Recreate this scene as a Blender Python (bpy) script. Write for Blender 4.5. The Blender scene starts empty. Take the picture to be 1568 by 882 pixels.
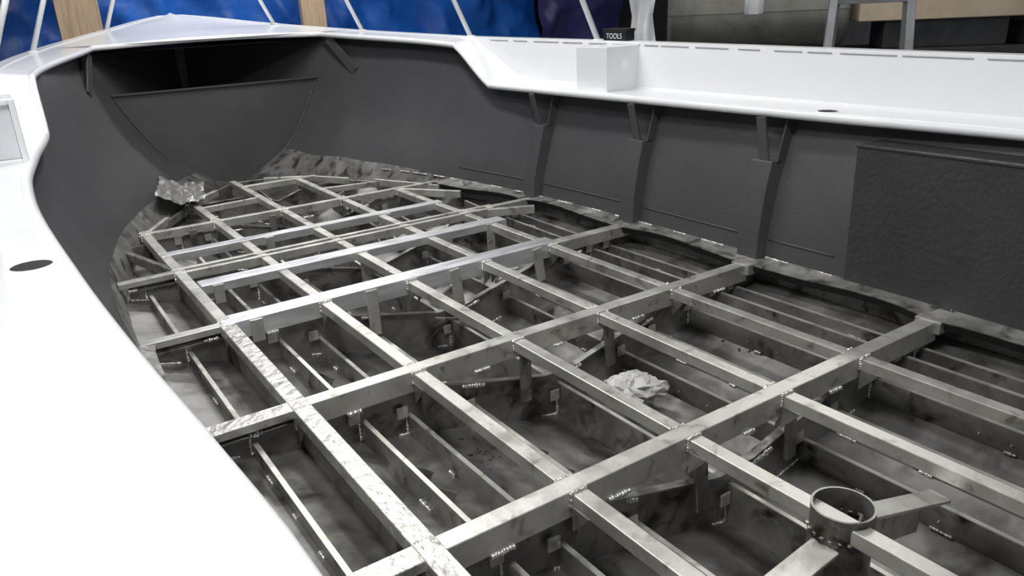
import bpy, bmesh, math, random
from mathutils import Vector, Matrix, noise
random.seed(7)
scene = bpy.context.scene
CX = 1.70   # boat centreline

# ------------------------------------------------------------ materials
def mat(name, c1, c2=None, metallic=0.0, rough=0.5, scale=6.0, bump=0.0, bscale=60.0,
        rough2=None, stretch=(1,1,1), spots=None, spot_scale=9.0, spot_lo=.58, spot_hi=.66, coat=0.0, detail=6.0):
    m = bpy.data.materials.new(name); m.use_nodes = True
    nt = m.node_tree; N = nt.nodes; L = nt.links
    b = N['Principled BSDF']
    b.inputs['Metallic'].default_value = metallic
    b.inputs['Roughness'].default_value = rough
    b.inputs['Coat Weight'].default_value = coat
    tc = N.new('ShaderNodeTexCoord'); mp = N.new('ShaderNodeMapping')
    mp.inputs['Scale'].default_value = stretch
    L.new(tc.outputs['Object'], mp.inputs['Vector'])
    if c2 is None: c2 = c1
    nz = N.new('ShaderNodeTexNoise'); nz.inputs['Scale'].default_value = scale; nz.inputs['Detail'].default_value = detail
    nz.inputs['Roughness'].default_value = .65
    L.new(mp.outputs[0], nz.inputs['Vector'])
    cr = N.new('ShaderNodeValToRGB')
    cr.color_ramp.elements[0].position = .35; cr.color_ramp.elements[1].position = .68
    cr.color_ramp.elements[0].color = (*c1, 1); cr.color_ramp.elements[1].color = (*c2, 1)
    L.new(nz.outputs['Fac'], cr.inputs['Fac'])
    out = cr.outputs['Color']
    if spots:
        n2 = N.new('ShaderNodeTexNoise'); n2.inputs['Scale'].default_value = spot_scale; n2.inputs['Detail'].default_value = 8
        n2.inputs['Distortion'].default_value = .6
        L.new(tc.outputs['Object'], n2.inputs['Vector'])
        r2 = N.new('ShaderNodeMapRange'); r2.inputs['From Min'].default_value = spot_lo; r2.inputs['From Max'].default_value = spot_hi
        L.new(n2.outputs['Fac'], r2.inputs['Value'])
        mx = N.new('ShaderNodeMix'); mx.data_type = 'RGBA'
        L.new(r2.outputs[0], mx.inputs[0]); L.new(out, mx.inputs[6]); mx.inputs[7].default_value = (*spots, 1)
        out = mx.outputs[2]
    L.new(out, b.inputs['Base Color'])
    if rough2 is not None:
        rr = N.new('ShaderNodeMapRange'); rr.inputs['From Min'].default_value = .35; rr.inputs['From Max'].default_value = .65
        rr.inputs['To Min'].default_value = rough; rr.inputs['To Max'].default_value = rough2
        L.new(nz.outputs['Fac'], rr.inputs['Value']); L.new(rr.outputs[0], b.inputs['Roughness'])
    if bump > 0:
        n3 = N.new('ShaderNodeTexNoise'); n3.inputs['Scale'].default_value = bscale; n3.inputs['Detail'].default_value = 3
        L.new(tc.outputs['Object'], n3.inputs['Vector'])
        bp = N.new('ShaderNodeBump'); bp.inputs['Strength'].default_value = bump; bp.inputs['Distance'].default_value = .01
        L.new(n3.outputs['Fac'], bp.inputs['Height']); L.new(bp.outputs[0], b.inputs['Normal'])
    return m

M_WHITE = mat('white_gelcoat_paint', (.78,.80,.82), (.76,.78,.80), rough=.25, scale=3, coat=.25)
M_GREY  = mat('dark_grey_bilge_paint', (.056,.056,.060), (.068,.068,.072), rough=.46, scale=2, bump=.12, bscale=60)
M_GREYR = mat('rough_grey_tank_paint', (.036,.036,.038), (.044,.044,.046), rough=.42, scale=5, bump=.45, bscale=45)
M_BAR   = mat('weathered_aluminum_bar', (.46,.455,.42), (.64,.635,.60), metallic=.68, rough=.34, rough2=.5, scale=7, bump=.10, bscale=35,
              spots=(.20,.185,.14), spot_scale=15, spot_lo=.58, spot_hi=.74)
M_SHINY = mat('ground_bright_aluminum', (.70,.71,.73), (.88,.89,.91), metallic=.75, rough=.28, rough2=.42, scale=5, stretch=(1,6,6), bump=.03, bscale=30)
M_PLATE = mat('dull_aluminum_plate', (.15,.148,.14), (.34,.335,.325), metallic=.7, rough=.28, rough2=.5, scale=3, bump=.08, bscale=25,
              spots=(.035,.032,.027), spot_scale=5, spot_lo=.52, spot_hi=.72)
M_FRAME = mat('frame_web_aluminum', (.20,.195,.18), (.40,.395,.375), metallic=.7, rough=.30, rough2=.48, scale=4, bump=.12, bscale=25,
              spots=(.045,.038,.028), spot_scale=8, spot_lo=.53, spot_hi=.70)
M_PEEN  = mat('peened_weld_aluminum', (.40,.39,.36), (.62,.61,.58), metallic=.65, rough=.30, rough2=.45, scale=14, bump=.7, bscale=26)
M_STRIP = mat('bare_hull_aluminum', (.20,.20,.185), (.38,.38,.365), metallic=.65, rough=.38, rough2=.55, scale=6, bump=.3, bscale=20,
              spots=(.06,.052,.042), spot_scale=10, spot_lo=.52, spot_hi=.68)
M_WELD  = mat('weld_bead_metal', (.55,.54,.52), (.85,.84,.82), metallic=.8, rough=.26, scale=40, bump=.5, bscale=120)
M_SHADE  = mat('painted_shade_black', (.006,.006,.006), rough=.8)
M_PANEL = mat('pale_grey_panel', (.60,.62,.65), (.64,.66,.69), rough=.35, scale=3)

# ------------------------------------------------------------ mesh builder
class MB:
    def __init__(s): s.v=[]; s.f=[]; s.m=[]
    def add(s, vs, fs, mi=0):
        o=len(s.v); s.v += [tuple(p) for p in vs]
        for f in fs: s.f.append([i+o for i in f]); s.m.append(mi)
    def box(s, a, b, mi=0):
        x0,y0,z0=a; x1,y1,z1=b
        s.add([(x0,y0,z0),(x1,y0,z0),(x1,y1,z0),(x0,y1,z0),(x0,y0,z1),(x1,y0,z1),(x1,y1,z1),(x0,y1,z1)],
              [(0,3,2,1),(4,5,6,7),(0,1,5,4),(1,2,6,5),(2,3,7,6),(3,0,4,7)], mi)
    def bar(s, a, b, w, h, mi=0, up=(0,0,1)):
        """box whose top centre line runs a->b"""
        a=Vector(a); b=Vector(b); d=(b-a).normalized(); u=Vector(up)
        side=d.cross(u).normalized(); u=side.cross(d).normalized()
        vs=[]
        for p in (a,b):
            for sx,sz in ((-.5,-1),(.5,-1),(.5,0),(-.5,0)):
                vs.append(p+side*w*sx+u*h*sz)
        s.add(vs,[(0,1,2,3),(7,6,5,4),(0,4,5,1),(1,5,6,2),(2,6,7,3),(3,7,4,0)],mi)
    def tube(s, pts, r, n=10, mi=0, caps=True):
        pts=[Vector(p) for p in pts]; rings=[]
        prev=None
        for i,p in enumerate(pts):
            d=((pts[min(i+1,len(pts)-1)]-p).normalized()+(p-pts[max(i-1,0)]).normalized()).normalized()
            up=Vector((0,0,1)) if abs(d.z)<.95 else Vector((0,1,0))
            sd=d.cross(up).normalized()
            if prev is not None and sd.dot(prev)<0: sd=-sd
            prev=sd; u=sd.cross(d).normalized()
            rings.append([p+(sd*math.cos(2*math.pi*k/n)+u*math.sin(2*math.pi*k/n))*r for k in range(n)])
        vs=[q for rg in rings for q in rg]; fs=[]
        for i in range(len(pts)-1):
            for k in range(n):
                fs.append((i*n+k,i*n+(k+1)%n,(i+1)*n+(k+1)%n,(i+1)*n+k))
        if caps:
            fs.append(tuple(range(n-1,-1,-1))); fs.append(tuple((len(pts)-1)*n+k for k in range(n)))
        s.add(vs,fs,mi)
    def grid(s, rows, mi=0, mfun=None):
        n=len(rows[0]); o=len(s.v)
        for r in rows: s.v += [tuple(p) for p in r]
        for i in range(len(rows)-1):
            for j in range(n-1):
                s.f.append([o+i*n+j,o+i*n+j+1,o+(i+1)*n+j+1,o+(i+1)*n+j])
                s.m.append(mfun(i,j) if mfun else mi)
    def blob(s, c, rx, ry, rz, mi=0, seg=8, rg=5, jit=.15, rot=0):
        vs=[]; fs=[]
        for i in range(rg+1):
            th=math.pi*i/rg
            for k in range(seg):
                ph=2*math.pi*k/seg; q=1+random.uniform(-jit,jit)
                x=rx*math.sin(th)*math.cos(ph)*q; y=ry*math.sin(th)*math.sin(ph)*q; z=rz*math.cos(th)*q
                vs.append((c[0]+x*math.cos(rot)-y*math.sin(rot), c[1]+x*math.sin(rot)+y*math.cos(rot), c[2]+z))
        for i in range(rg):
            for k in range(seg):
                fs.append((i*seg+k,(i+1)*seg+k,(i+1)*seg+(k+1)%seg,i*seg+(k+1)%seg))
        s.add(vs,fs,mi)
    def seam(s, a, b, r=.006):
        a=Vector(a); b=Vector(b); L=(b-a).length; n=max(2,int(L/(r*1.1)))
        for i in range(n+1):
            p=a+(b-a)*i/n; q=random.uniform(.8,1.25)
            s.blob(p,r*q,r*q,r*q,seg=6,rg=4,jit=.15)
    def obj(s, name, mats, parent=None, bevel=0, smooth=False, solid=0, solid_off=-1):
        me=bpy.data.meshes.new(name); me.from_pydata(s.v,[],s.f)
        for m in mats: me.materials.append(m)
        for p,mi in zip(me.polygons,s.m): p.material_index=mi; p.use_smooth=smooth
        bm=bmesh.new(); bm.from_mesh(me)
        bmesh.ops.recalc_face_normals(bm,faces=bm.faces); bm.to_mesh(me); bm.free()
        me.update()
        ob=bpy.data.objects.new(name,me); scene.collection.objects.link(ob)
        if solid:
            md=ob.modifiers.new('thick','SOLIDIFY'); md.thickness=solid; md.offset=solid_off
        if bevel:
            md=ob.modifiers.new('bevel','BEVEL'); md.width=bevel; md.segments=2; md.limit_method='ANGLE'; md.angle_limit=math.radians(40)
        if parent: ob.parent=parent
        return ob

def empty(name, loc=(0,0,0)):
    e=bpy.data.objects.new(name,None); e.empty_display_size=.3; scene.collection.objects.link(e); e.location=loc; return e

def pchip(xs, ys):
    n=len(xs); h=[xs[i+1]-xs[i] for i in range(n-1)]; d=[(ys[i+1]-ys[i])/h[i] for i in range(n-1)]
    m=[d[0]]+[0 if d[i-1]*d[i]<=0 else 2*d[i-1]*d[i]/(d[i-1]+d[i]) for i in range(1,n-1)]+[d[-1]]
    def f(x):
        if x<=xs[0]: return ys[0]
        if x>=xs[-1]: return ys[-1]
        i=0
        while x>xs[i+1]: i+=1
        t=(x-xs[i])/h[i]
        return ((2*t**3-3*t**2+1)*ys[i]+(t**3-2*t**2+t)*h[i]*m[i]+(-2*t**3+3*t**2)*ys[i+1]+(t**3-t**2)*h[i]*m[i+1])
    return f
def lin(xs, ys):
    def f(x):
        if x<=xs[0]: return ys[0]
        if x>=xs[-1]: return ys[-1]
        i=0
        while x>xs[i+1]: i+=1
        t=(x-xs[i])/(xs[i+1]-xs[i]); return ys[i]*(1-t)+ys[i+1]*t
    return f

boat = empty('aluminum_fishing_boat')

# ------------------------------------------------------------ hull sections
ST=[-1.2, 3.3, 4.1, 4.65, 5.2, 6.3, 6.95, 8.3]
SEC=[[(1.22,-.10),(1.24,.10),(1.28,.30),(1.335,.48),(1.41,.675)],
     [(1.22,-.10),(1.24,.10),(1.28,.30),(1.335,.48),(1.40,.675)],
     [(1.17,-.10),(1.20,.10),(1.26,.30),(1.32,.48),(1.38,.675)],
     [(1.08,-.10),(1.13,.10),(1.21,.30),(1.28,.50),(1.35,.675)],
     [(.93,-.10),(1.04,.11),(1.18,.35),(1.29,.62),(1.40,.93)],
     [(.46,-.10),(.68,.12),(.92,.40),(1.08,.68),(1.22,.99)],
     [(.20,-.10),(.50,.10),(.70,.38),(.85,.68),(.97,1.02)],
     [(.01,.10),(.02,.30),(.03,.55),(.04,.85),(.05,1.14)]]
fx=[pchip(ST,[s[i][0] for s in SEC]) for i in range(5)]
fz=[lin(ST,[s[i][1] for s in SEC]) for i in range(5)]
wl=lin([0.5,2,4.0,4.7,5.6],[.5,1,1,.7,0]); dl=[.16,.20,.24,.27,.28]
def section(y,side):
    pts=[]
    for i in range(5):
        hx=fx[i](y)+(dl[i]*wl(y) if side<0 else 0)
        pts.append((hx,fz[i](y)))
    zs=[p[1] for p in pts]; g=pchip(zs,[p[0] for p in pts])
    return g,zs[0],zs[-1]
def hullx(y,z,side):
    g,_,_=section(y,side); return CX+side*g(z)
bz_r=lin([-1,4.2,5.0,5.8,6.95,8.5],[.0,.0,.02,.06,.07,.2])
bz_l=lin([-1,4.0,5.0,6.0,6.95,8.5],[.05,.05,.07,.07,-.02,.2])
YS=[-1.2+i*.1 for i in range(82)]+[6.95]+[7.0+i*.1 for i in range(14)]
YS=[y for y in YS if y<=8.301]
mb=MB()
for side,bz in ((1,bz_r),(-1,bz_l)):
    rows=[]
    for y in YS:
        g,z0,z1=section(y,side); b=min(max(bz(y)+.016*noise.noise(Vector((y*3,side,0))),z0+.01),z1-.05)
        row=[]
        for k in range(4): z=z0+(b-z0)*k/3; row.append((CX+side*g(z),y,z))
        for k in range(1,15): z=b+(z1-b)*k/14; row.append((CX+side*g(z),y,z))
        rows.append(row)
    mb.grid(rows,mfun=lambda i,j:1 if (j<3 and YS[i]<6.94) else 0)
mb.add([(CX-.06,8.3,-.05),(CX+.06,8.3,-.05),(CX+.06,8.3,1.2),(CX-.06,8.3,1.2)],[(0,1,2,3)])
hull_side=mb.obj('hull_side_plating',[M_GREY,M_STRIP],boat,smooth=True)

kz=pchip([-1.2,4.0,5.5,6.95,8.3],[-.42,-.42,-.34,-.20,.06])
def zb(x,y):
    side=1 if x>=CX else -1
    g,z0,_=section(y,side); hw=g(z0); t=min(abs(x-CX)/max(hw,.01),1)
    return kz(y)+(z0-kz(y))*t
mb=MB(); rows=[]
for y in YS:
    gl,z0,_=section(y,-1); gr,_,_=section(y,1); row=[]
    for k in range(21):
        t=-1+k/10; x=CX+(gl(z0)*t if t<0 else gr(z0)*t); row.append((x,y,kz(y)+(z0-kz(y))*abs(t)))
    rows.append(row)
mb.grid(rows); mb.obj('hull_bottom_plating',[M_PLATE],boat)

# ------------------------------------------------------------ deck, lip, bulwark
LZ=.68; DZ=.695
lipR=pchip([-1.2,1.26,2,3.16,4.65,5.2,6.9],[1.40,1.345,1.305,1.275,1.24,1.30,.91])
lipL=pchip([-1.2,.63,.93,1.27,1.84,2.72,3.15,3.87,4.65,5.2,6.9],[1.54,1.55,1.567,1.593,1.624,1.65,1.64,1.57,1.47,1.44,.91])
lipz=lin([-1.2,4.65,5.2,6.9],[LZ,LZ,.935,1.03])
outRf=pchip([-1.2,3.5,4.5,5.2,5.8,6.9,7.7,8.15,8.4],[1.62,1.60,1.56,1.50,1.42,1.20,.76,.36,.05])
outLf=pchip([-1.2,3.5,4.5,5.2,5.8,6.9,7.7,8.15,8.4],[1.79,1.79,1.72,1.62,1.52,1.22,.76,.36,.05])
def outH(side,y): return outRf(y) if side>0 else outLf(y)
sheer=pchip([-1.2,1.2,3.5,5.2,5.8,6.9,7.8,8.4],[.915,.925,.955,.98,1.0,1.05,1.14,1.25])
dko=lin([-1.2,4.65,5.2,6.9],[DZ,DZ,.965,1.05])
def lip(side,y): return CX+side*(lipR(y) if side>0 else lipL(y))
DY=[round(-1.2+i*.1,3) for i in range(58)]+[4.58,4.65,4.72]+[4.8,4.9,5.0,5.1,5.2,5.28]+[round(5.4+i*.1,3) for i in range(16)]
DY=sorted(set(DY))
mb=MB()
for side in (1,-1):
    rows=[]
    for y in DY:
        xi=lip(side,y); zi=lipz(y)+.014; xo=CX+side*(outH(side,y)-.045); zo=max(dko(y),zi) if y<5.3 else sheer(y)
        zo=min(zo,sheer(y))
        rows.append([(xi+(xo-xi)*k/6, y, zi+(zo-zi)*k/6) for k in range(7)])
    mb.grid(rows)
    rows=[]
    for y in DY+[7+.1*i for i in range(15)]:
        oh=outH(side,y); s=sheer(y); xo=CX+side*(oh-.045); zo=min(dko(y),s) if y<5.3 else s
        hgt=s-zo
        r=[(xo,y,zo),(xo+side*.012,y,zo+min(.012,hgt*.2)),(xo+side*.018,y,zo+hgt*.5),(CX+side*(oh-.02),y,s-.0005)]
        r+=[(CX+side*(oh-.018),y,s+.006),(CX+side*(oh+.06),y,s+.006),(CX+side*(oh+.07),y,s-.02)]
        g,z0,z1=section(min(y,8.3),side); ch=g(z0)+.02
        r+=[(CX+side*(oh+.01),y,s-.03)]
        for k in range(1,9):
            t=k/8; z=s-.03+(z0-.012-s+.03)*t
            xx=oh+.01+(ch-oh-.01)*t**1.5
            xx=max(xx,g(max(z,z0))+.025)
            r.append((CX+side*xx,y,z))
        r.append((CX,y,kz(y)-.02))
        rows.append(r)
    mb.grid(rows)
rows=[]
for i in range(16):
    y=6.9+i*.1; s=sheer(y)
    rows.append([(CX+(outH(1 if k>6 else -1,y)-.02)*(-1+k/6),y,s+.03*(1-abs(-1+k/6))*(min(1,(y-6.9)/.4))) for k in range(13)])
mb.grid(rows)
deck=mb.obj('white_deck_and_topsides',[M_WHITE],boat,smooth=True)
md=deck.modifiers.new('es','EDGE_SPLIT'); md.split_angle=math.radians(28)

mb=MB(); path=[]
for y in DY: path.append((lip(-1,y),y,lipz(y)))
for k in range(1,12):
    t=k/12; x=lip(-1,6.9)+(lip(1,6.9)-lip(-1,6.9))*t
    path.append((x,6.9+.05*math.sin(math.pi*t),1.03+.02*math.sin(math.pi*t)))
for y in reversed(DY): path.append((lip(1,y),y,lipz(y)))
mb.tube(path,.021,10)
mb.obj('opening_edge_pipe',[M_WHITE],boat,smooth=True)

mb=MB()
rows=[[ (lip(-1,6.9)+(lip(1,6.9)-lip(-1,6.9))*k/12, 6.9+.05*math.sin(math.pi*k/12), 1.045+.02*math.sin(math.pi*k/12)) for k in range(13)],
      [ (CX+(outH(1 if k>6 else -1,7.0)-.02)*(-1+k/6), 7.0, sheer(7.0)+.03*(1-abs(-1+k/6))*.25) for k in range(13)]]
mb.grid(rows); mb.obj('foredeck_edge',[M_WHITE],boat,smooth=True)

mb=MB()
y=-.6
while y<5.0:
    ln=random.uniform(.10,.3)
    xo=CX+outH(1,y)-.014; xo2=CX+outH(1,y+ln)-.014
    mb.bar((xo,y,sheer(y)-.010),(xo2,y+ln,sheer(y+ln)-.010),.022,.004,0)
    y+=ln+random.uniform(.02,.1)
M_SEAL=mat('grey_sealant',(.34,.36,.38),rough=.5)
mb.obj('bulwark_seam_sealant',[M_SEAL],boat)

M_HILITE=mat('highlight_white',(.88,.88,.89),rough=.3)
mb=MB()
x0,x1,y0,y1,z0,z1=3.03,3.285,3.52,3.80,DZ-.005,.945
mb.box((x0,y0,z0),(x1,y1,z1),0)
n=24; xc=(x0+x1)/2+.01
mb.add([(xc+.032*math.cos(2*math.pi*k/n),y0-.004,.84+.032*math.sin(2*math.pi*k/n)) for k in range(n)]+
       [(xc+.032*math.cos(2*math.pi*k/n),y0+.001,.84+.032*math.sin(2*math.pi*k/n)) for k in range(n)],
       [tuple(range(n))]+[(k,(k+1)%n,n+(k+1)%n,n+k) for k in range(n)],2)  # bright highlight on the box face, painted as a white disc
x0,x1,y0,y1=-.075,.105,3.64,3.92
mb.box((x0,y0+.03,z0),(x1,y1,z1),0)
fr=.022
mb.box((x0,y0,z0),(x0+fr,y0+.03,z1),0); mb.box((x1-fr,y0,z0),(x1,y0+.03,z1),0)
mb.box((x0+fr,y0,z0),(x1-fr,y0+.03,z0+fr),0); mb.box((x0+fr,y0,z1-fr),(x1-fr,y0+.03,z1),0)
mb.box((x0+fr,y0+.022,z0+fr),(x1-fr,y0+.0295,z1-fr),1)
mb.obj('deck_step_box',[M_WHITE,M_PANEL,M_HILITE],boat,bevel=.004)

mb=MB()
for (hx,hy) in ((.008,1.99),(3.075,2.09),(.03,.2),(3.15,.3)):
    n=28
    ring=[]; 
    for rr,zz in ((.050,DZ-.001),(.048,DZ+.0025),(.044,DZ+.0025),(.042,DZ+.0005)):
        ring.append([(hx+rr*math.cos(2*math.pi*k/n),hy+rr*math.sin(2*math.pi*k/n),zz) for k in range(n+1)])
    mb.grid(ring,0)
    mb.add([(hx+.043*math.cos(2*math.pi*k/n),hy+.043*math.sin(2*math.pi*k/n),DZ+.0012) for k in range(n)],[tuple(range(n))],1)  # flat black disc painted for the shade inside the hole
mb.obj('rod_holder_hole',[M_WHITE,M_SHADE],boat,smooth=False)

# ------------------------------------------------------------ bow bulkhead
mb=MB(); yb=6.95; rows=[]
for k in range(22):
    z=-.20+(.67+.20)*k/21
    gl,z0,_=section(yb,-1); gr,_,_=section(yb,1); zz=max(z,z0)
    xl_,xr_=gl(zz)+.004,gr(zz)+.004
    if z<z0: xl_=xr_=.2*(z+.20)/(.10)+.004
    rows.append([(CX-xl_+(xl_+xr_)*j/10,yb,z) for j in range(11)])
mb.grid(rows)
mb.bar((CX-.85,yb-.012,.675),(CX+.85,yb-.012,.675),.035,.012)
for side in (1,-1):
    pts=[(hullx(6.95,z,side)-side*.004,6.94,z) for z in [-.09+.05*i for i in range(16)]]
    mb.tube(pts,.006,6)
mb.obj('bow_bulkhead',[M_GREY],boat,solid=.004)
mb=MB()
mb.add([(CX-1.0,6.95,.99),(CX+1.0,6.95,.99),(CX+.05,8.28,1.08),(CX-.05,8.28,1.08)],[(0,1,2,3)])
mb.obj('bow_deckhead',[M_GREY],boat)

# ------------------------------------------------------------ side stiffeners & brackets
mb=MB()
side=1
for y in (2.32,3.18,4.08):
    n=8; inn=[];out=[]
    for k in range(n+1):
        z=-.03+(.465+.03)*k/n
        x=hullx(y,z,side); inn.append((x-.05-.06*z,z)); out.append((x+side*.005,z))
    vs=[];
    for (xi,z),(xo,_) in zip(inn,out):
        vs+=[(xi,y-.05,z),(xi,y+.065,z),(xo,y+.065,z),(xo,y-.065,z)]
    fs=[(0,1,2,3),(4*n,4*n+3,4*n+2,4*n+1)]
    for k in range(n):
        a=4*k
        for j in range(4): fs.append((a+j,a+(j+1)%4,a+4+(j+1)%4,a+4+j))
    mb.add(vs,fs)
    xt=hullx(y,.465,1)
    mb.bar((xt-.06,y,.45),(lip(side,y)-.035,y+.03,.664),.055,.012,0,up=(1,0,.6))
    mb.add([(xt-.06,y-.064,.46),(hullx(y,.66,1),y-.064,.46),(hullx(y,.66,1),y-.064,.672),(xt,y-.064,.672),
            (xt-.06,y-.056,.46),(hullx(y,.66,1),y-.056,.46),(hullx(y,.66,1),y-.056,.672),(xt,y-.056,.672)],
           [(0,1,2,3),(7,6,5,4),(0,4,5,1),(1,5,6,2),(2,6,7,3),(3,7,4,0)])
for side in (1,-1):
    mb.bar((lip(side,6.8),6.8,1.0),(hullx(6.5,.72,side)-side*.01,6.5,.72),.085,.015,0,up=(-side,-.5,0))
mb.obj('side_stiffeners',[M_GREY],boat,bevel=.005)

mb=MB()
for y0,y1 in ((1.9,2.25),(2.39,3.11),(3.25,4.01),(4.2,4.9)):
    n=10
    pts=[(hullx(y0+(y1-y0)*k/n,.10,1)-.002,y0+(y1-y0)*k/n,.10) for k in range(n+1)]
    mb.tube(pts,.004,6)
mb.obj('side_weld_seams',[M_GREY],boat,smooth=True)

mb=MB()
mb.box((2.915,-1.15,.0),(2.923,1.83,.60))
mb.box((2.923,1.822,.0),(3.09,1.83,.60))
mb.box((2.923,-1.15,.585),(3.09,1.822,.60))
mb.box((2.910,-1.15,.59),(2.935,1.835,.603))
mb.obj('side_fuel_tank_casing',[M_GREYR],boat,bevel=.004)

# ------------------------------------------------------------ floor frame grid
XL=[.634,1.06,1.49,1.91,2.33]
TY=[-.42,.48,1.38,2.28,3.17]
mb=MB()
def jl(): return random.uniform(-.005,.005)
for i,x in enumerate(XL):
    yend=[5.02,5.68,6.22,5.93,5.02][i]
    if i==0:
        mb.bar((x,3.17,.003),(x,yend,.003),.05,.05,0)
        mb.bar((x,-1.1,.005),(x,3.17,.005),.062,.045,2)
    else:
        mb.bar((x,-1.1,-.002),(x+jl(),yend,-.002),.048,.042,0)
xlf=lambda y: hullx(y,0,-1)+.005
xrf=lambda y: hullx(y,.0,1)-.01
for y in TY[:4]:
    mb.bar((XL[0]-.03,y,.004),(2.80,y,.004),.060,.080,0)
    mb.bar((xlf(y),y,.003),(XL[0],y,.003),.07,.03,2)
    mb.bar((2.78,y,.007),(xrf(y),y,.007),.10,.05,2)
y=3.17
mb.bar((XL[0]-.02,y,.006),(2.36,y,.012),.055,.080,1)
mb.bar((XL[0]+.02,y+.06,.004),(2.36,y+.06,.010),.05,.045,1)
mb.bar((2.33,y,.004),(xrf(y),y,.004),.07,.06,0)
mb.bar((xlf(y),y,.003),(XL[0],y,.003),.05,.03,0)
mb.bar((.665,3.77,.006),(2.42,3.77,.006),.10,.045,1)
mb.bar((XL[0],4.03,.004),(2.52,4.03,.004),.032,.045,0)
mb.bar((XL[0],4.10,.004),(2.55,4.10,.004),.032,.045,0)
mb.bar((xlf(4.07),4.07,.0),(XL[0],4.07,.003),.05,.03,0)
mb.bar((2.5,4.07,.003),(xrf(4.07),4.07,.003),.05,.05,0)
mb.bar((.64,4.42,.006),(2.36,4.42,.006),.075,.045,1)
mb.bar((xlf(5.0)+.02,5.0,.0),(2.66,5.0,.004),.045,.05,0)
mb.bar((1.47,5.93,.002),(2.06,5.93,.002),.05,.045,0)
mb.bar((1.06,5.46,-.004),(1.48,5.50,-.004),.03,.04,0)
mb.bar((1.92,5.44,-.004),(2.33,5.36,-.004),.03,.04,0)
# irregular closing members at the bow, cut and joggled
for a,b,w,z,m in (((.634,5.0),(.83,5.36),.03,-.004,0),((.80,5.30),(1.04,5.69),.022,-.022,3),((1.02,5.66),(1.30,5.97),.035,-.002,0),((1.26,5.96),(1.47,6.22),.02,-.02,3),
            ((2.03,5.95),(2.22,5.63),.03,-.002,0),((2.20,5.68),(2.37,5.40),.02,-.02,3),((2.36,5.45),(2.62,4.9),.028,-.006,0),((.634,4.1),(.42,4.9),.03,-.006,3),
            ((1.47,6.20),(1.72,6.16),.022,-.012,3),((1.72,6.16),(2.04,5.95),.03,-.004,0)):
    mb.bar((*a,z),(*b,z),w,.05,m)
mb.bar((2.33,4.1,0),(2.75,3.9,0),.035,.05,0)
mb.bar((2.33,5.0,0),(2.62,4.6,0),.03,.05,0)
mb.obj('floor_bearer_grid',[M_BAR,M_SHINY,M_PEEN,M_FRAME],boat,bevel=.003)

# bow gusset plates standing between grid and plating
mb=MB()
for (xa,ya,xb,yb_,t) in ((.52,4.75,.634,4.95,.0),(.70,5.05,.52,5.15,.02),(.86,5.42,.70,5.56,.03),(1.04,5.70,.90,5.86,.03),(1.22,5.98,1.10,6.14,.02),(1.47,6.22,1.40,6.42,.03),
                  (1.95,6.02,2.06,6.20,.02),(2.20,5.68,2.34,5.82,.03),(2.36,5.42,2.52,5.52,.02),(2.50,5.1,2.66,5.2,.02)):
    za=zb(xa,ya); zc=zb(xb,yb_)
    a=Vector((xa,ya,0)); b=Vector((xb,yb_,0)); d=(b-a).normalized(); s=Vector((-d.y,d.x,0))*.004
    P=[(a.x,a.y,za),(b.x,b.y,zc),(b.x,b.y,t-.05),(a.x,a.y,-.01)]
    mb.add([tuple(Vector(p)+s) for p in P]+[tuple(Vector(p)-s) for p in P],[(0,1,2,3),(7,6,5,4),(0,4,5,1),(1,5,6,2),(2,6,7,3),(3,7,4,0)])
mb.obj('bow_gusset_plates',[M_FRAME],boat)

mb=MB(); mk=MB()
def margin(a,b,side):
    n=24; rows=[]; sk=[]
    for k in range(n+1):
        t=k/n; yy=a+.035+(b-a-.07)*t
        edge=math.sin(math.pi*t)**.6
        if side>0: xi=2.80+.006*math.sin(yy*9)+.006*noise.noise(Vector((yy*14,0,0)))-(0 if yy<4.0 else (yy-4.0)*.22)+.035*edge; xo=hullx(yy,-.0,1)+.01
        else: xi=hullx(yy,0,-1)+.06-.03*edge; xo=hullx(yy,0,-1)-.01
        zz=.002+.010*edge*math.sin(yy*5)
        rows.append([(xi,yy,zz-.003),(xi*.6+xo*.4,yy,zz),(xo,yy,.012)])
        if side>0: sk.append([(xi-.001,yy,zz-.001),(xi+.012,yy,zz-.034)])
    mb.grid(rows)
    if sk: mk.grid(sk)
seg=[-1.1,-.42,.48,1.38,2.28,3.17,4.07,5.0]
for a,b in zip(seg,seg[1:]):
    margin(a,b,1)
    if b<4.0: margin(a,b,-1)
mb.obj('chine_margin_plate',[M_STRIP],boat,solid=.006,smooth=False)
mk.obj('margin_gap_shade',[M_SHADE],boat)  # shadowed gap below the plate edge, painted as a black strip

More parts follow.
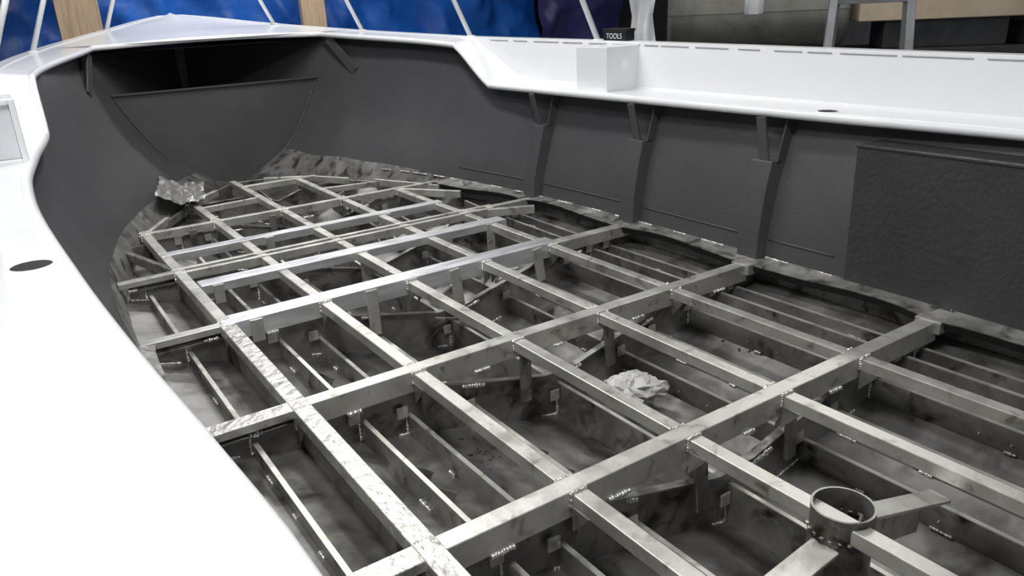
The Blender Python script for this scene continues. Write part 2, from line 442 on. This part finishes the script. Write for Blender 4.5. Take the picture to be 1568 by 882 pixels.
# ------------------------------------------------------------ lower structure
mb=MB(); wd=MB()
def floorplate(y, hgt, th=.008, flange=True, zcap=-.055):
    xa=hullx(y,-.1,-1)+.02; xb=hullx(y,-.1,1)-.02
    n=16; vs=[];
    for k in range(n+1):
        x=xa+(xb-xa)*k/n; b=zb(x,y)-.004; t=min(zb(x,y)+hgt,zcap)
        vs+=[(x,y-th/2,b),(x,y-th/2,t),(x,y+th/2,t),(x,y+th/2,b)]
    fs=[(0,1,2,3),(4*n,4*n+3,4*n+2,4*n+1)]
    for k in range(n):
        a=4*k
        for j in range(4): fs.append((a+j,a+4+j,a+4+(j+1)%4,a+(j+1)%4))
    mb.add(vs,fs,0)
    for k in range(n):
        x=xa+(xb-xa)*k/n; x2=xa+(xb-xa)*(k+1)/n
        mb.bar((x,y-.012,min(zb(x,y)+hgt,zcap)+.003),(x2,y-.012,min(zb(x2,y)+hgt,zcap)+.003),.03,.005,0)
        if k%2==0:
            l=random.uniform(.3,.7); x3=x+(x2-x)*l
            wd.seam((x,y-.008,zb(x,y)+.003),(x3,y-.008,zb(x3,y)+.003),.006)
for y in (-.42,.48,1.38,2.28,3.17,4.07,5.0,5.8):
    floorplate(y+.015,.19)
for y in TY+[4.07]:
    for (a,b) in ((hullx(y,-.1,-1)+.02,.634),(2.33,hullx(y,-.1,1)-.02)):
        mb.add([(a,y+.03,zb(a,y)),(b,y+.03,zb(b,y)),(b,y+.03,-.03),(a,y+.03,-.03),
                (a,y+.038,zb(a,y)),(b,y+.038,zb(b,y)),(b,y+.038,-.03),(a,y+.038,-.03)],
               [(0,1,2,3),(7,6,5,4),(0,4,5,1),(1,5,6,2),(2,6,7,3),(3,7,4,0)],0)
n=30
for k in range(n):
    ya=-1.1+6.0*k/n; yb2=-1.1+6.0*(k+1)/n
    x=.634
    mb.add([(x-.004,ya,zb(x,ya)),(x-.004,yb2,zb(x,yb2)),(x-.004,yb2,-.04),(x-.004,ya,-.04),
            (x+.004,ya,zb(x,ya)),(x+.004,yb2,zb(x,yb2)),(x+.004,yb2,-.04),(x+.004,ya,-.04)],
           [(0,1,2,3),(7,6,5,4),(0,4,5,1),(1,5,6,2),(2,6,7,3),(3,7,4,0)],0)
mb.obj('lower_floor_plates',[M_FRAME],boat)

mb=MB()
STR=[.47,.84,1.02,1.30,1.70,2.06,2.24,2.46,2.62,2.74]
for x in STR:
    ymax=6.3-abs(x-CX)*1.9
    if x==.47: ymax=4.0
    n=24; hgt=.15 if x==1.70 else (.05 if x in(.47,2.74) else .085)
    for k in range(n):
        ya=-1.1+(ymax+1.1)*k/n; yb2=-1.1+(ymax+1.1)*(k+1)/n
        za=min(zb(x,ya)+hgt,-.04); zc=min(zb(x,yb2)+hgt,-.04)
        mb.bar((x,ya,za),(x,yb2,zc),.007,hgt+.01,0)
        mb.bar((x+.005,ya,za+.003),(x+.005,yb2,zc+.003),.016,.004,1)
        if random.random()<.5 and ymax>3:
            l=random.uniform(.02,.07)
            wd.seam((x-.007,ya,zb(x,ya)+.004),(x-.007,ya+l,zb(x,ya+l)+.004),.0055)
mb.obj('bottom_stringers',[M_FRAME,M_BAR],boat)

mb=MB()
def post(x,y,w=.05,tz=-.04,dx=0,mi=0):
    b=zb(x,y)+.10
    mb.bar((x,y,tz),(x+dx,y,b),w,.012,mi,up=(0,-1,0))
for y in (.48,1.38,2.28):
    for x in (1.06,1.49,1.91):
        post(x+.03,y-.035,dx=random.uniform(-.02,.02),mi=0)
        mb.bar((x+.06,y-.03,-.04),(x+.06,y+.03,-.20),.05,.006,0,up=(1,0,0))
for x,dx in ((.75,0),(1.28,.0),(1.72,.03),(2.22,.02)):
    post(x,3.17-.04,w=.055,dx=dx,tz=.0,mi=1)
for x in (.74,1.5,2.3): post(x,3.71,w=.05,tz=0,mi=1)
for x in (1.2,1.95): post(x,4.37,w=.05,tz=0,mi=1)
for x in (.9,1.4,2.0): post(x,4.95,w=.04,tz=-.02)
mb.bar((1.50,2.9,-.12),(1.75,3.1,-.25),.05,.01,0)
mb.bar((1.1,4.7,-.1),(1.35,4.9,-.2),.05,.01,0)
mb.bar((2.05,2.5,-.14),(2.33,2.35,-.06),.05,.01,0)
for y in (.48,1.38,2.28,3.17,4.07,5.0):
    for x in STR:
        if abs(x-CX)>1.2: continue
        zt=min(zb(x,y)+.13,-.06)
        mb.box((x-.05,y-.012,zt-.045),(x-.008,y-.004,zt),1)
        mb.box((x+.01,y+.02,zt-.05),(x+.045,y+.028,zt-.005),1)
    for x in XL:
        for s in (-1,1):
            if random.random()<.7:
                a=y-.035*1; 
                mb.add([(x+s*.02,a,-.04),(x+s*.02,a-.07,-.04),(x+s*.02,a,-.12),(x+s*.026,a,-.04),(x+s*.026,a-.07,-.04),(x+s*.026,a,-.12)],
                       [(0,1,2),(5,4,3),(0,3,4,1),(1,4,5,2),(2,5,3,0)],0)
for y in (-.1,.9,1.0,1.8,1.95,2.6,2.8,3.5):
    for x in (.84,1.30,2.06,2.46):
        z=zb(x,y)
        mb.bar((x+.02,y,z+.07),(x+.10,y,z+.01),.006,.05,0)
mb.obj('bearer_posts_and_gussets',[M_FRAME,M_BAR],boat,bevel=.0015)

for y in (.48,1.38,2.28,3.17,4.07,5.0):
    for x in STR:
        if random.random()<.9:
            z=zb(x,y); s=random.choice((-1,1))
            wd.seam((x+s*.007,y+.008,z+.01),(x+s*.007,y+.008,min(z+.08,-.05)),.0065)
        if random.random()<.9:
            z=min(zb(x,y)+.19,-.055); l=random.uniform(.03,.09); dx=random.uniform(-.1,.1)
            wd.seam((x+dx,y-.012,z+.006),(x+dx+l,y-.012,min(zb(x+l,y)+.19,-.055)+.006),.009)
    for x in XL:
        for s in (-1,1):
            if random.random()<.9: wd.seam((x+s*.026,y-.033,-.004),(x+s*.026,y-.033,-.038),.0065)
            if random.random()<.9: wd.seam((x+s*.026,y+.033,-.004),(x+s*.026,y+.033,-.038),.0065)
        if random.random()<.8:
            dx=random.uniform(.06,.25); l=random.uniform(.03,.07)
            wd.seam((x+dx,y-.032,-.078),(x+dx+l,y-.032,-.078),.0075)
for x in XL:
    for y in TY+[4.07,4.42,5.0]:
        if random.random()<.9: wd.seam((x-.022,y-.034,.001),(x+.022,y-.034,.001),.0055)
        if random.random()<.9: wd.seam((x-.022,y+.034,.001),(x+.022,y+.034,.001),.0055)
y=1.3
while y<5.6:
    l=random.uniform(.04,.14)
    wd.seam((hullx(y,.02,1)-.010,y,.015),(hullx(y+l,.02,1)-.010,y+l,.015),.0055); y+=l+random.uniform(.04,.2)
wd.obj('weld_beads',[M_WELD],boat,smooth=True)

mb=MB()
for (px_,py_) in ((.74,1.27),(.80,1.0),(1.2,2.1),(2.5,2.0)):
    for k in range(26):
        x=px_+random.gauss(0,.05); y=py_+random.gauss(0,.05)
        r=random.uniform(.003,.009)
        mb.blob((x,y,zb(x,y)+.002),r*1.8,r,r*.4,seg=6,rg=3,jit=.4,rot=random.random()*6)
M_SWARF=mat('dark_swarf',(.03,.028,.024),(.08,.075,.065),metallic=.3,rough=.6,scale=30)
mb.obj('grinding_debris',[M_SWARF],boat)

# ------------------------------------------------------------ pipe post with gussets
pp=empty('mast_step_pipe'); pp.parent=boat
mb=MB(); px,py=1.515,.885; n=36
prof=[(.070,-.36),(.070,.018),(.076,.018),(.076,-.36)]
rows=[[(px+r*math.cos(2*math.pi*k/n),py+r*math.sin(2*math.pi*k/n),z) for k in range(n+1)] for r,z in prof]
mb.grid(rows)
mb.obj('pipe',[M_FRAME],pp,smooth=False)
mb=MB()
mb.bar((px+.07,py-.01,-.03),(px+.38,py-.05,-.09),.06,.01)
mb.bar((px+.07,py-.01,-.03),(px+.36,py-.02,-.09),.008,.12)
mb.bar((px-.07,py-.01,-.06),(px-.36,py+.01,-.13),.075,.01)
mb.bar((px-.07,py-.01,-.06),(px-.34,py+.0,-.13),.008,.12)
mb.obj('gussets',[M_BAR],pp,bevel=.002)
mb=MB()
for k in range(22):
    a=k/22*2*math.pi; mb.blob((px+.076*math.cos(a),py+.076*math.sin(a),-.045),.009,.009,.005,jit=.3)
mb.obj('weld_ring',[M_FRAME],pp,smooth=True)

# ------------------------------------------------------------ bow rail
mb=MB()
tops={}
for side in (1,-1):
    ys=[3.92,5.3,6.75,7.7] if side>0 else [5.3,6.65,7.85]
    tp=[]
    for y in ys:
        b=Vector((CX+side*(outH(side,y)+.015),y,sheer(y))); t=Vector((CX+side*(outH(side,y)-.01-.24),y+.06,sheer(y)+.62))
        mb.tube([b,t],.018,10)
        mb.tube([b,b+Vector((0,0,.012))],.034,14)
        tp.append(t)
    tops[side]=tp
pts=tops[1]+[Vector((CX+.15,8.3,1.84)),Vector((CX-.15,8.3,1.84))]+tops[-1][::-1]
mb.tube(pts,.018,10)
mb.obj('bow_rail',[M_WHITE],boat,smooth=True)

# ------------------------------------------------------------ rag
mb=MB()
rr_=random.Random(5)
def lump(cx,cy,cz,rx,ry,rz,seg=11,rg=7,j=.28):
    vs=[];fs=[]
    tilt=rr_.uniform(0,6)
    for i in range(rg+1):
        th=math.pi*i/rg
        for k in range(seg):
            ph=2*math.pi*(k+.5*(i%2))/seg; q=1+rr_.uniform(-j,j)
            if i in (0,rg): q=1
            x=rx*math.sin(th)*math.cos(ph)*q; y=ry*math.sin(th)*math.sin(ph)*q
            vs.append((cx+x*math.cos(tilt)-y*math.sin(tilt),cy+x*math.sin(tilt)+y*math.cos(tilt),cz+rz*math.cos(th)*q))
    for i in range(rg):
        for k in range(seg):
            a,b,c_,d=i*seg+k,(i+1)*seg+k,(i+1)*seg+(k+1)%seg,i*seg+(k+1)%seg
            fs.append((a,b,c_)); fs.append((a,c_,d))
    mb.add(vs,fs)
bx0,by0,bz0=1.87,2.01,-.240
lump(bx0,by0,bz0,.11,.08,.045,seg=15,rg=9,j=.22)
lump(bx0-.05,by0+.03,bz0+.005,.07,.055,.04,seg=13,rg=8)
lump(bx0+.055,by0-.03,bz0-.005,.065,.055,.04,seg=13,rg=8)
lump(bx0+.02,by0+.04,bz0+.01,.06,.05,.035,seg=13,rg=8)
lump(bx0-.08,by0-.02,bz0-.02,.06,.035,.022)
M_RAG=mat('white_cloth',(.42,.42,.415),(.56,.56,.55),rough=.8,scale=25)
mb.obj('crumpled_rag',[M_RAG],None,smooth=False)

M_FOIL=mat('clear_plastic_scrap',(.22,.22,.21),(.40,.40,.39),metallic=.4,rough=.3,scale=8,bump=.3,bscale=20)
mb=MB(); rows=[]
for i in range(31):
    row=[]
    for k in range(25):
        u=i/30-.5; v=k/24-.5
        x=1.04+u*.32+v*.16; y=5.84+v*.70+u*.10
        q=noise.noise(Vector((u*4,v*4,3)))*.035+abs(noise.noise(Vector((u*6,v*6,8))))*.02
        row.append((x+.02*noise.noise(Vector((v*6,u*6,1))),y,max(.030+q*1.0,.010)+max(0,-u)*.20))
    rows.append(row)
mb.grid(rows); mb.obj('crumpled_plastic_scrap',[M_FOIL],boat)

# ------------------------------------------------------------ workshop room
GZ=-1.25
M_FLOOR=mat('concrete_floor',(.20,.20,.19),(.30,.29,.28),rough=.8,scale=2,bump=.2)
M_WALL=mat('dark_shed_wall',(.05,.052,.058),(.09,.09,.095),rough=.8,scale=2)
M_CEIL=mat('pale_ceiling_sheeting',(.70,.71,.72),(.76,.76,.77),rough=.8,scale=2)
def slab(name,a,b,m):
    mb=MB(); mb.box(a,b); return mb.obj(name,[m])
slab('floor',(-5,-6,GZ-.1),(11,12.5,GZ),M_FLOOR)
slab('wall_back',(-5,12.4,GZ),(11,12.5,4),M_WALL)
slab('wall_right',(10.9,-6,GZ),(11,12.4,4),M_WALL)
slab('wall_left',(-5.1,-6,GZ),(-5,12.4,4),M_WALL)
slab('ceiling',(-5,-6,4.0),(11,12.5,4.1),M_CEIL)

def tarp_mat(name,c1,c2):
    return mat(name,c1,c2,rough=.38,scale=1.6,bump=.8,bscale=5)
M_TARP=tarp_mat('blue_tarpaulin',(.006,.070,.34),(.016,.14,.58))
M_TARP2=tarp_mat('dark_violet_tarpaulin',(.03,.035,.14),(.06,.065,.20))
def tarp(name,x0,x1,y,z0,z1,m,seed=0,amp=.12):
    mb=MB(); nx=int((x1-x0)*18); nz=60; rows=[]
    for i in range(nz+1):
        z=z0+(z1-z0)*i/nz; row=[]
        for k in range(nx+1):
            x=x0+(x1-x0)*k/nx
            q=noise.noise(Vector((x*.9+seed,z*.5,1)))*amp*1.6+noise.ridged_multi_fractal(Vector((x*1.3+z*.9+seed,z*1.1-x*.5,4)),.9,2.1,5,.8,2.)*amp*1.1
            q+=.03*math.sin(x*5+1.5*noise.noise(Vector((x,z,9))))
            row.append((x,y-q,z))
        rows.append(row)
    mb.grid(rows); return mb.obj(name,[m],smooth=True)
tarp('blue_tarp',-4.6,8.0,11.1,GZ,3.9,M_TARP,0)
tarp('dark_tarp',7.7,9.4,10.6,GZ,3.9,M_TARP2,5)

M_WOOD=mat('pine_wood',(.42,.30,.19),(.60,.46,.32),rough=.7,scale=4,stretch=(8,8,.6))
for i,(x,w) in enumerate(((1.12,.44),(3.86,.32))):
    mb=MB(); mb.box((x-w/2,10.30,GZ),(x+w/2,10.40,3.95)); mb.box((x-w/2+.03,10.40,GZ),(x+w/2-.03,10.45,3.95))
    mb.obj('wooden_post' if i==0 else 'wooden_post.001',[M_WOOD],bevel=.006)

M_STEEL=mat('dark_steel',(.03,.03,.032),(.05,.05,.05),metallic=.3,rough=.5)
M_ROLL=mat('grey_felt_roll',(.13,.13,.115),(.20,.20,.18),rough=.85,scale=5,bump=.3,bscale=14)
ax=Vector((.70,-.71,0)).normalized(); nrm=Vector((ax.y,-ax.x,0))
c=Vector((6.75,5.55,1.02))
n=40; mb=MB(); rows=[]
for t,r in ((-.85,.02),(-.85,.30),(-.86,.36),(-.80,.385),(-.4,.375),(0,.38),(.4,.372),(.80,.385),(.86,.36),(.85,.30),(.85,.02)):
    rows.append([c+ax*t+(nrm*math.cos(2*math.pi*k/n)+Vector((0,0,1))*math.sin(2*math.pi*k/n))*(r*(1+.012*math.sin(5*k))) for k in range(n+1)])
mb.grid(rows)
mb.obj('felt_roll',[M_ROLL],smooth=True)
bench=empty('workbench')
mb=MB()
bt=.63
p0=c+ax*-1.3; p1=c+ax*3.3
mb.bar((p0.x,p0.y,bt),(p1.x,p1.y,bt),1.0,.06)
for t in (-1.2,1.0,3.2):
    for s in (-.42,.42):
        q=c+ax*t+nrm*s; mb.box((q.x-.04,q.y-.04,GZ),(q.x+.04,q.y+.04,bt-.06))
mb.obj('bench_frame',[M_STEEL],bench,bevel=.004)

M_CARD=mat('brown_cardboard',(.42,.34,.25),(.52,.44,.34),rough=.85,scale=3)
M_CARD2=mat('pale_cardboard',(.60,.56,.50),(.68,.64,.58),rough=.85,scale=3)
cb=empty('cardboard_box_stack')
def obox(mb,cen,ax,l,d,h,mi=0):
    cen=Vector(cen); a=Vector((ax.x,ax.y,0)).normalized()
    mb.bar(cen-a*l/2+Vector((0,0,h)),cen+a*l/2+Vector((0,0,h)),d,h,mi)
mb=MB()
q=c+ax*1.75; obox(mb,(q.x,q.y,bt+.0),ax,1.1,.55,.26,2)
q=c+ax*1.7+nrm*0; obox(mb,(q.x,q.y,bt+.26),ax,1.5,.7,.55,0)
q=c+ax*2.85; obox(mb,(q.x,q.y,bt+.0),ax,.8,.6,.20,2)
q=c+ax*2.9; obox(mb,(q.x,q.y,bt+.20),ax,.85,.62,.6,1)
mb.obj('boxes',[M_CARD,M_CARD2,M_STEEL],cb,bevel=.01)

M_ALU=mat('ladder_aluminum',(.22,.23,.24),(.32,.33,.34),metallic=.6,rough=.45,scale=6)
lad=empty('stepladder')
mb=MB(); lc=Vector((5.0,3.15,0)); la=Vector((.55,-.83,0)).normalized(); lb=Vector((la.y,-la.x,0))
top=1.75
for s in (-1,1):
    b1=lc+la*s*.33; t1=lc+la*s*.20
    mb.bar((b1.x-lb.x*.35,b1.y-lb.y*.35,GZ),(t1.x,t1.y,top),.075,.03,0,up=(-lb.x,-lb.y,0))
    mb.bar((b1.x+lb.x*.55,b1.y+lb.y*.55,GZ),(t1.x+lb.x*.05,t1.y+lb.y*.05,top),.05,.025,0,up=(-lb.x,-lb.y,0))
for k in range(9):
    f=(k+1)/10; z=GZ+(top-GZ)*f-.02; hw=.33-.13*f; off=-.35*(1-f)
    if k==6: z-=.05
    a=lc+la*-hw+lb*off; b=lc+la*hw+lb*off
    mb.bar((a.x,a.y,z),(b.x,b.y,z),.08,.03)
    if k in (1,4,8):
        off=.55*(1-f)+.05*f
        a=lc+la*-hw+lb*off; b=lc+la*hw+lb*off
        mb.bar((a.x,a.y,z-.02),(b.x,b.y,z-.02),.03,.03)
a=lc-la*.24; b=lc+la*.24
mb.bar((a.x,a.y,top+.03),(b.x,b.y,top+.03),.2,.04)
mb.obj('ladder_frame',[M_ALU],lad,bevel=.003)

M_FILM=mat('white_plastic_film',(.70,.72,.74),(.82,.83,.84),rough=.25,scale=6,bump=.5,bscale=20)
def film(name,x,y,w,z0,z1,seed):
    mb=MB(); rows=[]
    for i in range(41):
        z=z0+(z1-z0)*i/40; row=[]
        for k in range(17):
            s=(k/16-.5)*w*(.55+.45*abs(math.sin(z*2.1+seed)))
            q=.09*noise.noise(Vector((s*9+seed,z*3,2)))+.04*math.sin(s*40)
            row.append((x+ax.x*s+nrm.x*q,y+ax.y*s+nrm.y*q,z+.04*noise.noise(Vector((s*8,seed,0)))))
        rows.append(row)
    mb.grid(rows); return mb.obj(name,[M_FILM],smooth=True)
film('plastic_film',5.35,5.7,.34,.62,3.95,1.0)
film('plastic_film.001',5.9,4.85,.16,1.02,3.95,2.4)

mb=MB()
bx=CX+outH(1,3.75)+.03; zc=sheer(3.75)+.0065
case=empty('black_marker_case')
mb.box((bx-.045,3.64,zc),(bx+.03,3.84,zc+.052)); mb.box((bx-.048,3.635,zc+.052),(bx+.033,3.845,zc+.07))
M_BLK=mat('black_plastic',(.008,.008,.009),(.012,.012,.012),rough=.4)
mb.obj('case_body',[M_BLK],case,bevel=.004)
cu=bpy.data.curves.new('label_text','FONT'); cu.body='TOOLS'; cu.size=.045; cu.extrude=.0005; cu.align_x='CENTER'
lt=bpy.data.objects.new('label_text',cu); scene.collection.objects.link(lt)
lt.rotation_euler=(math.radians(90),0,math.radians(-90)); lt.location=(bx-.0470,3.74,zc+.012); lt.parent=case
cu.materials.append(M_PANEL)

mb=MB(); cr=empty('boat_cradle')
for y in (.2,3.2,6.0):
    mb.box((CX-.9,y-.08,GZ),(CX+.9,y+.08,GZ+.15)); 
    mb.box((CX-.12,y-.08,GZ+.15),(CX+.12,y+.08,kz(y)-.025))
    for s in (-1,1):
        x=CX+s*.62; mb.box((x-.06,y-.06,GZ+.15),(x+.06,y+.06,zb(x,y)-.04))
mb.obj('cradle_timbers',[M_WOOD],cr,bevel=.006)

# ------------------------------------------------------------ lights
M_EMIT=bpy.data.materials.new('tube_light_glow'); M_EMIT.use_nodes=True
e=M_EMIT.node_tree.nodes['Principled BSDF']; e.inputs['Emission Color'].default_value=(1,.98,.95,1); e.inputs['Emission Strength'].default_value=4
def fixture(i,x,y,sx,sy,p,z=3.75,col=(1,.985,.96)):
    mb=MB(); mb.box((x-sx/2,y-sy/2,z+.02),(x+sx/2,y+sy/2,z+.10)); 
    nm='ceiling_light' if i==0 else 'ceiling_light.%03d'%i
    ob=mb.obj(nm,[M_EMIT])
    l=bpy.data.lights.new('lamp','AREA'); l.shape='RECTANGLE'; l.size=sx; l.size_y=sy; l.energy=p; l.color=col
    lo=bpy.data.objects.new('lamp',l); scene.collection.objects.link(lo); lo.location=(x,y,z); lo.parent=ob
fixture(0,.1,.8,.7,1.6,120)
fixture(1,1.7,4.6,.4,2.0,90)
fixture(2,3.0,8.8,2.4,.5,100)
fixture(3,-1.5,3.5,.5,2.4,40)
fixture(4,6.3,4.0,.5,2.4,55)
w=bpy.data.worlds.new('world'); scene.world=w; w.use_nodes=True
w.node_tree.nodes['Background'].inputs[0].default_value=(.75,.8,.88,1); w.node_tree.nodes['Background'].inputs[1].default_value=.5
scene.view_settings.view_transform='Standard'
scene.view_settings.exposure=0.05

# ------------------------------------------------------------ camera
dL=Vector((-842,-393,1179)).normalized(); dT=Vector((1896,-526,1179)).normalized(); up=dT.cross(dL).normalized()
dT=dL.cross(up).normalized()
right=Vector((dT.x,dL.x,up.x)); down=Vector((dT.y,dL.y,up.y)); fwd=Vector((dT.z,dL.z,up.z))
R=Matrix((right,-down,-fwd)).transposed()
cam=bpy.data.cameras.new('camera'); co=bpy.data.objects.new('camera',cam); scene.collection.objects.link(co)
co.matrix_world=Matrix.Translation((0,0,1.2)) @ R.to_4x4()
cam.sensor_width=36; cam.lens=1179/1568*36; cam.clip_start=.02
scene.camera=co
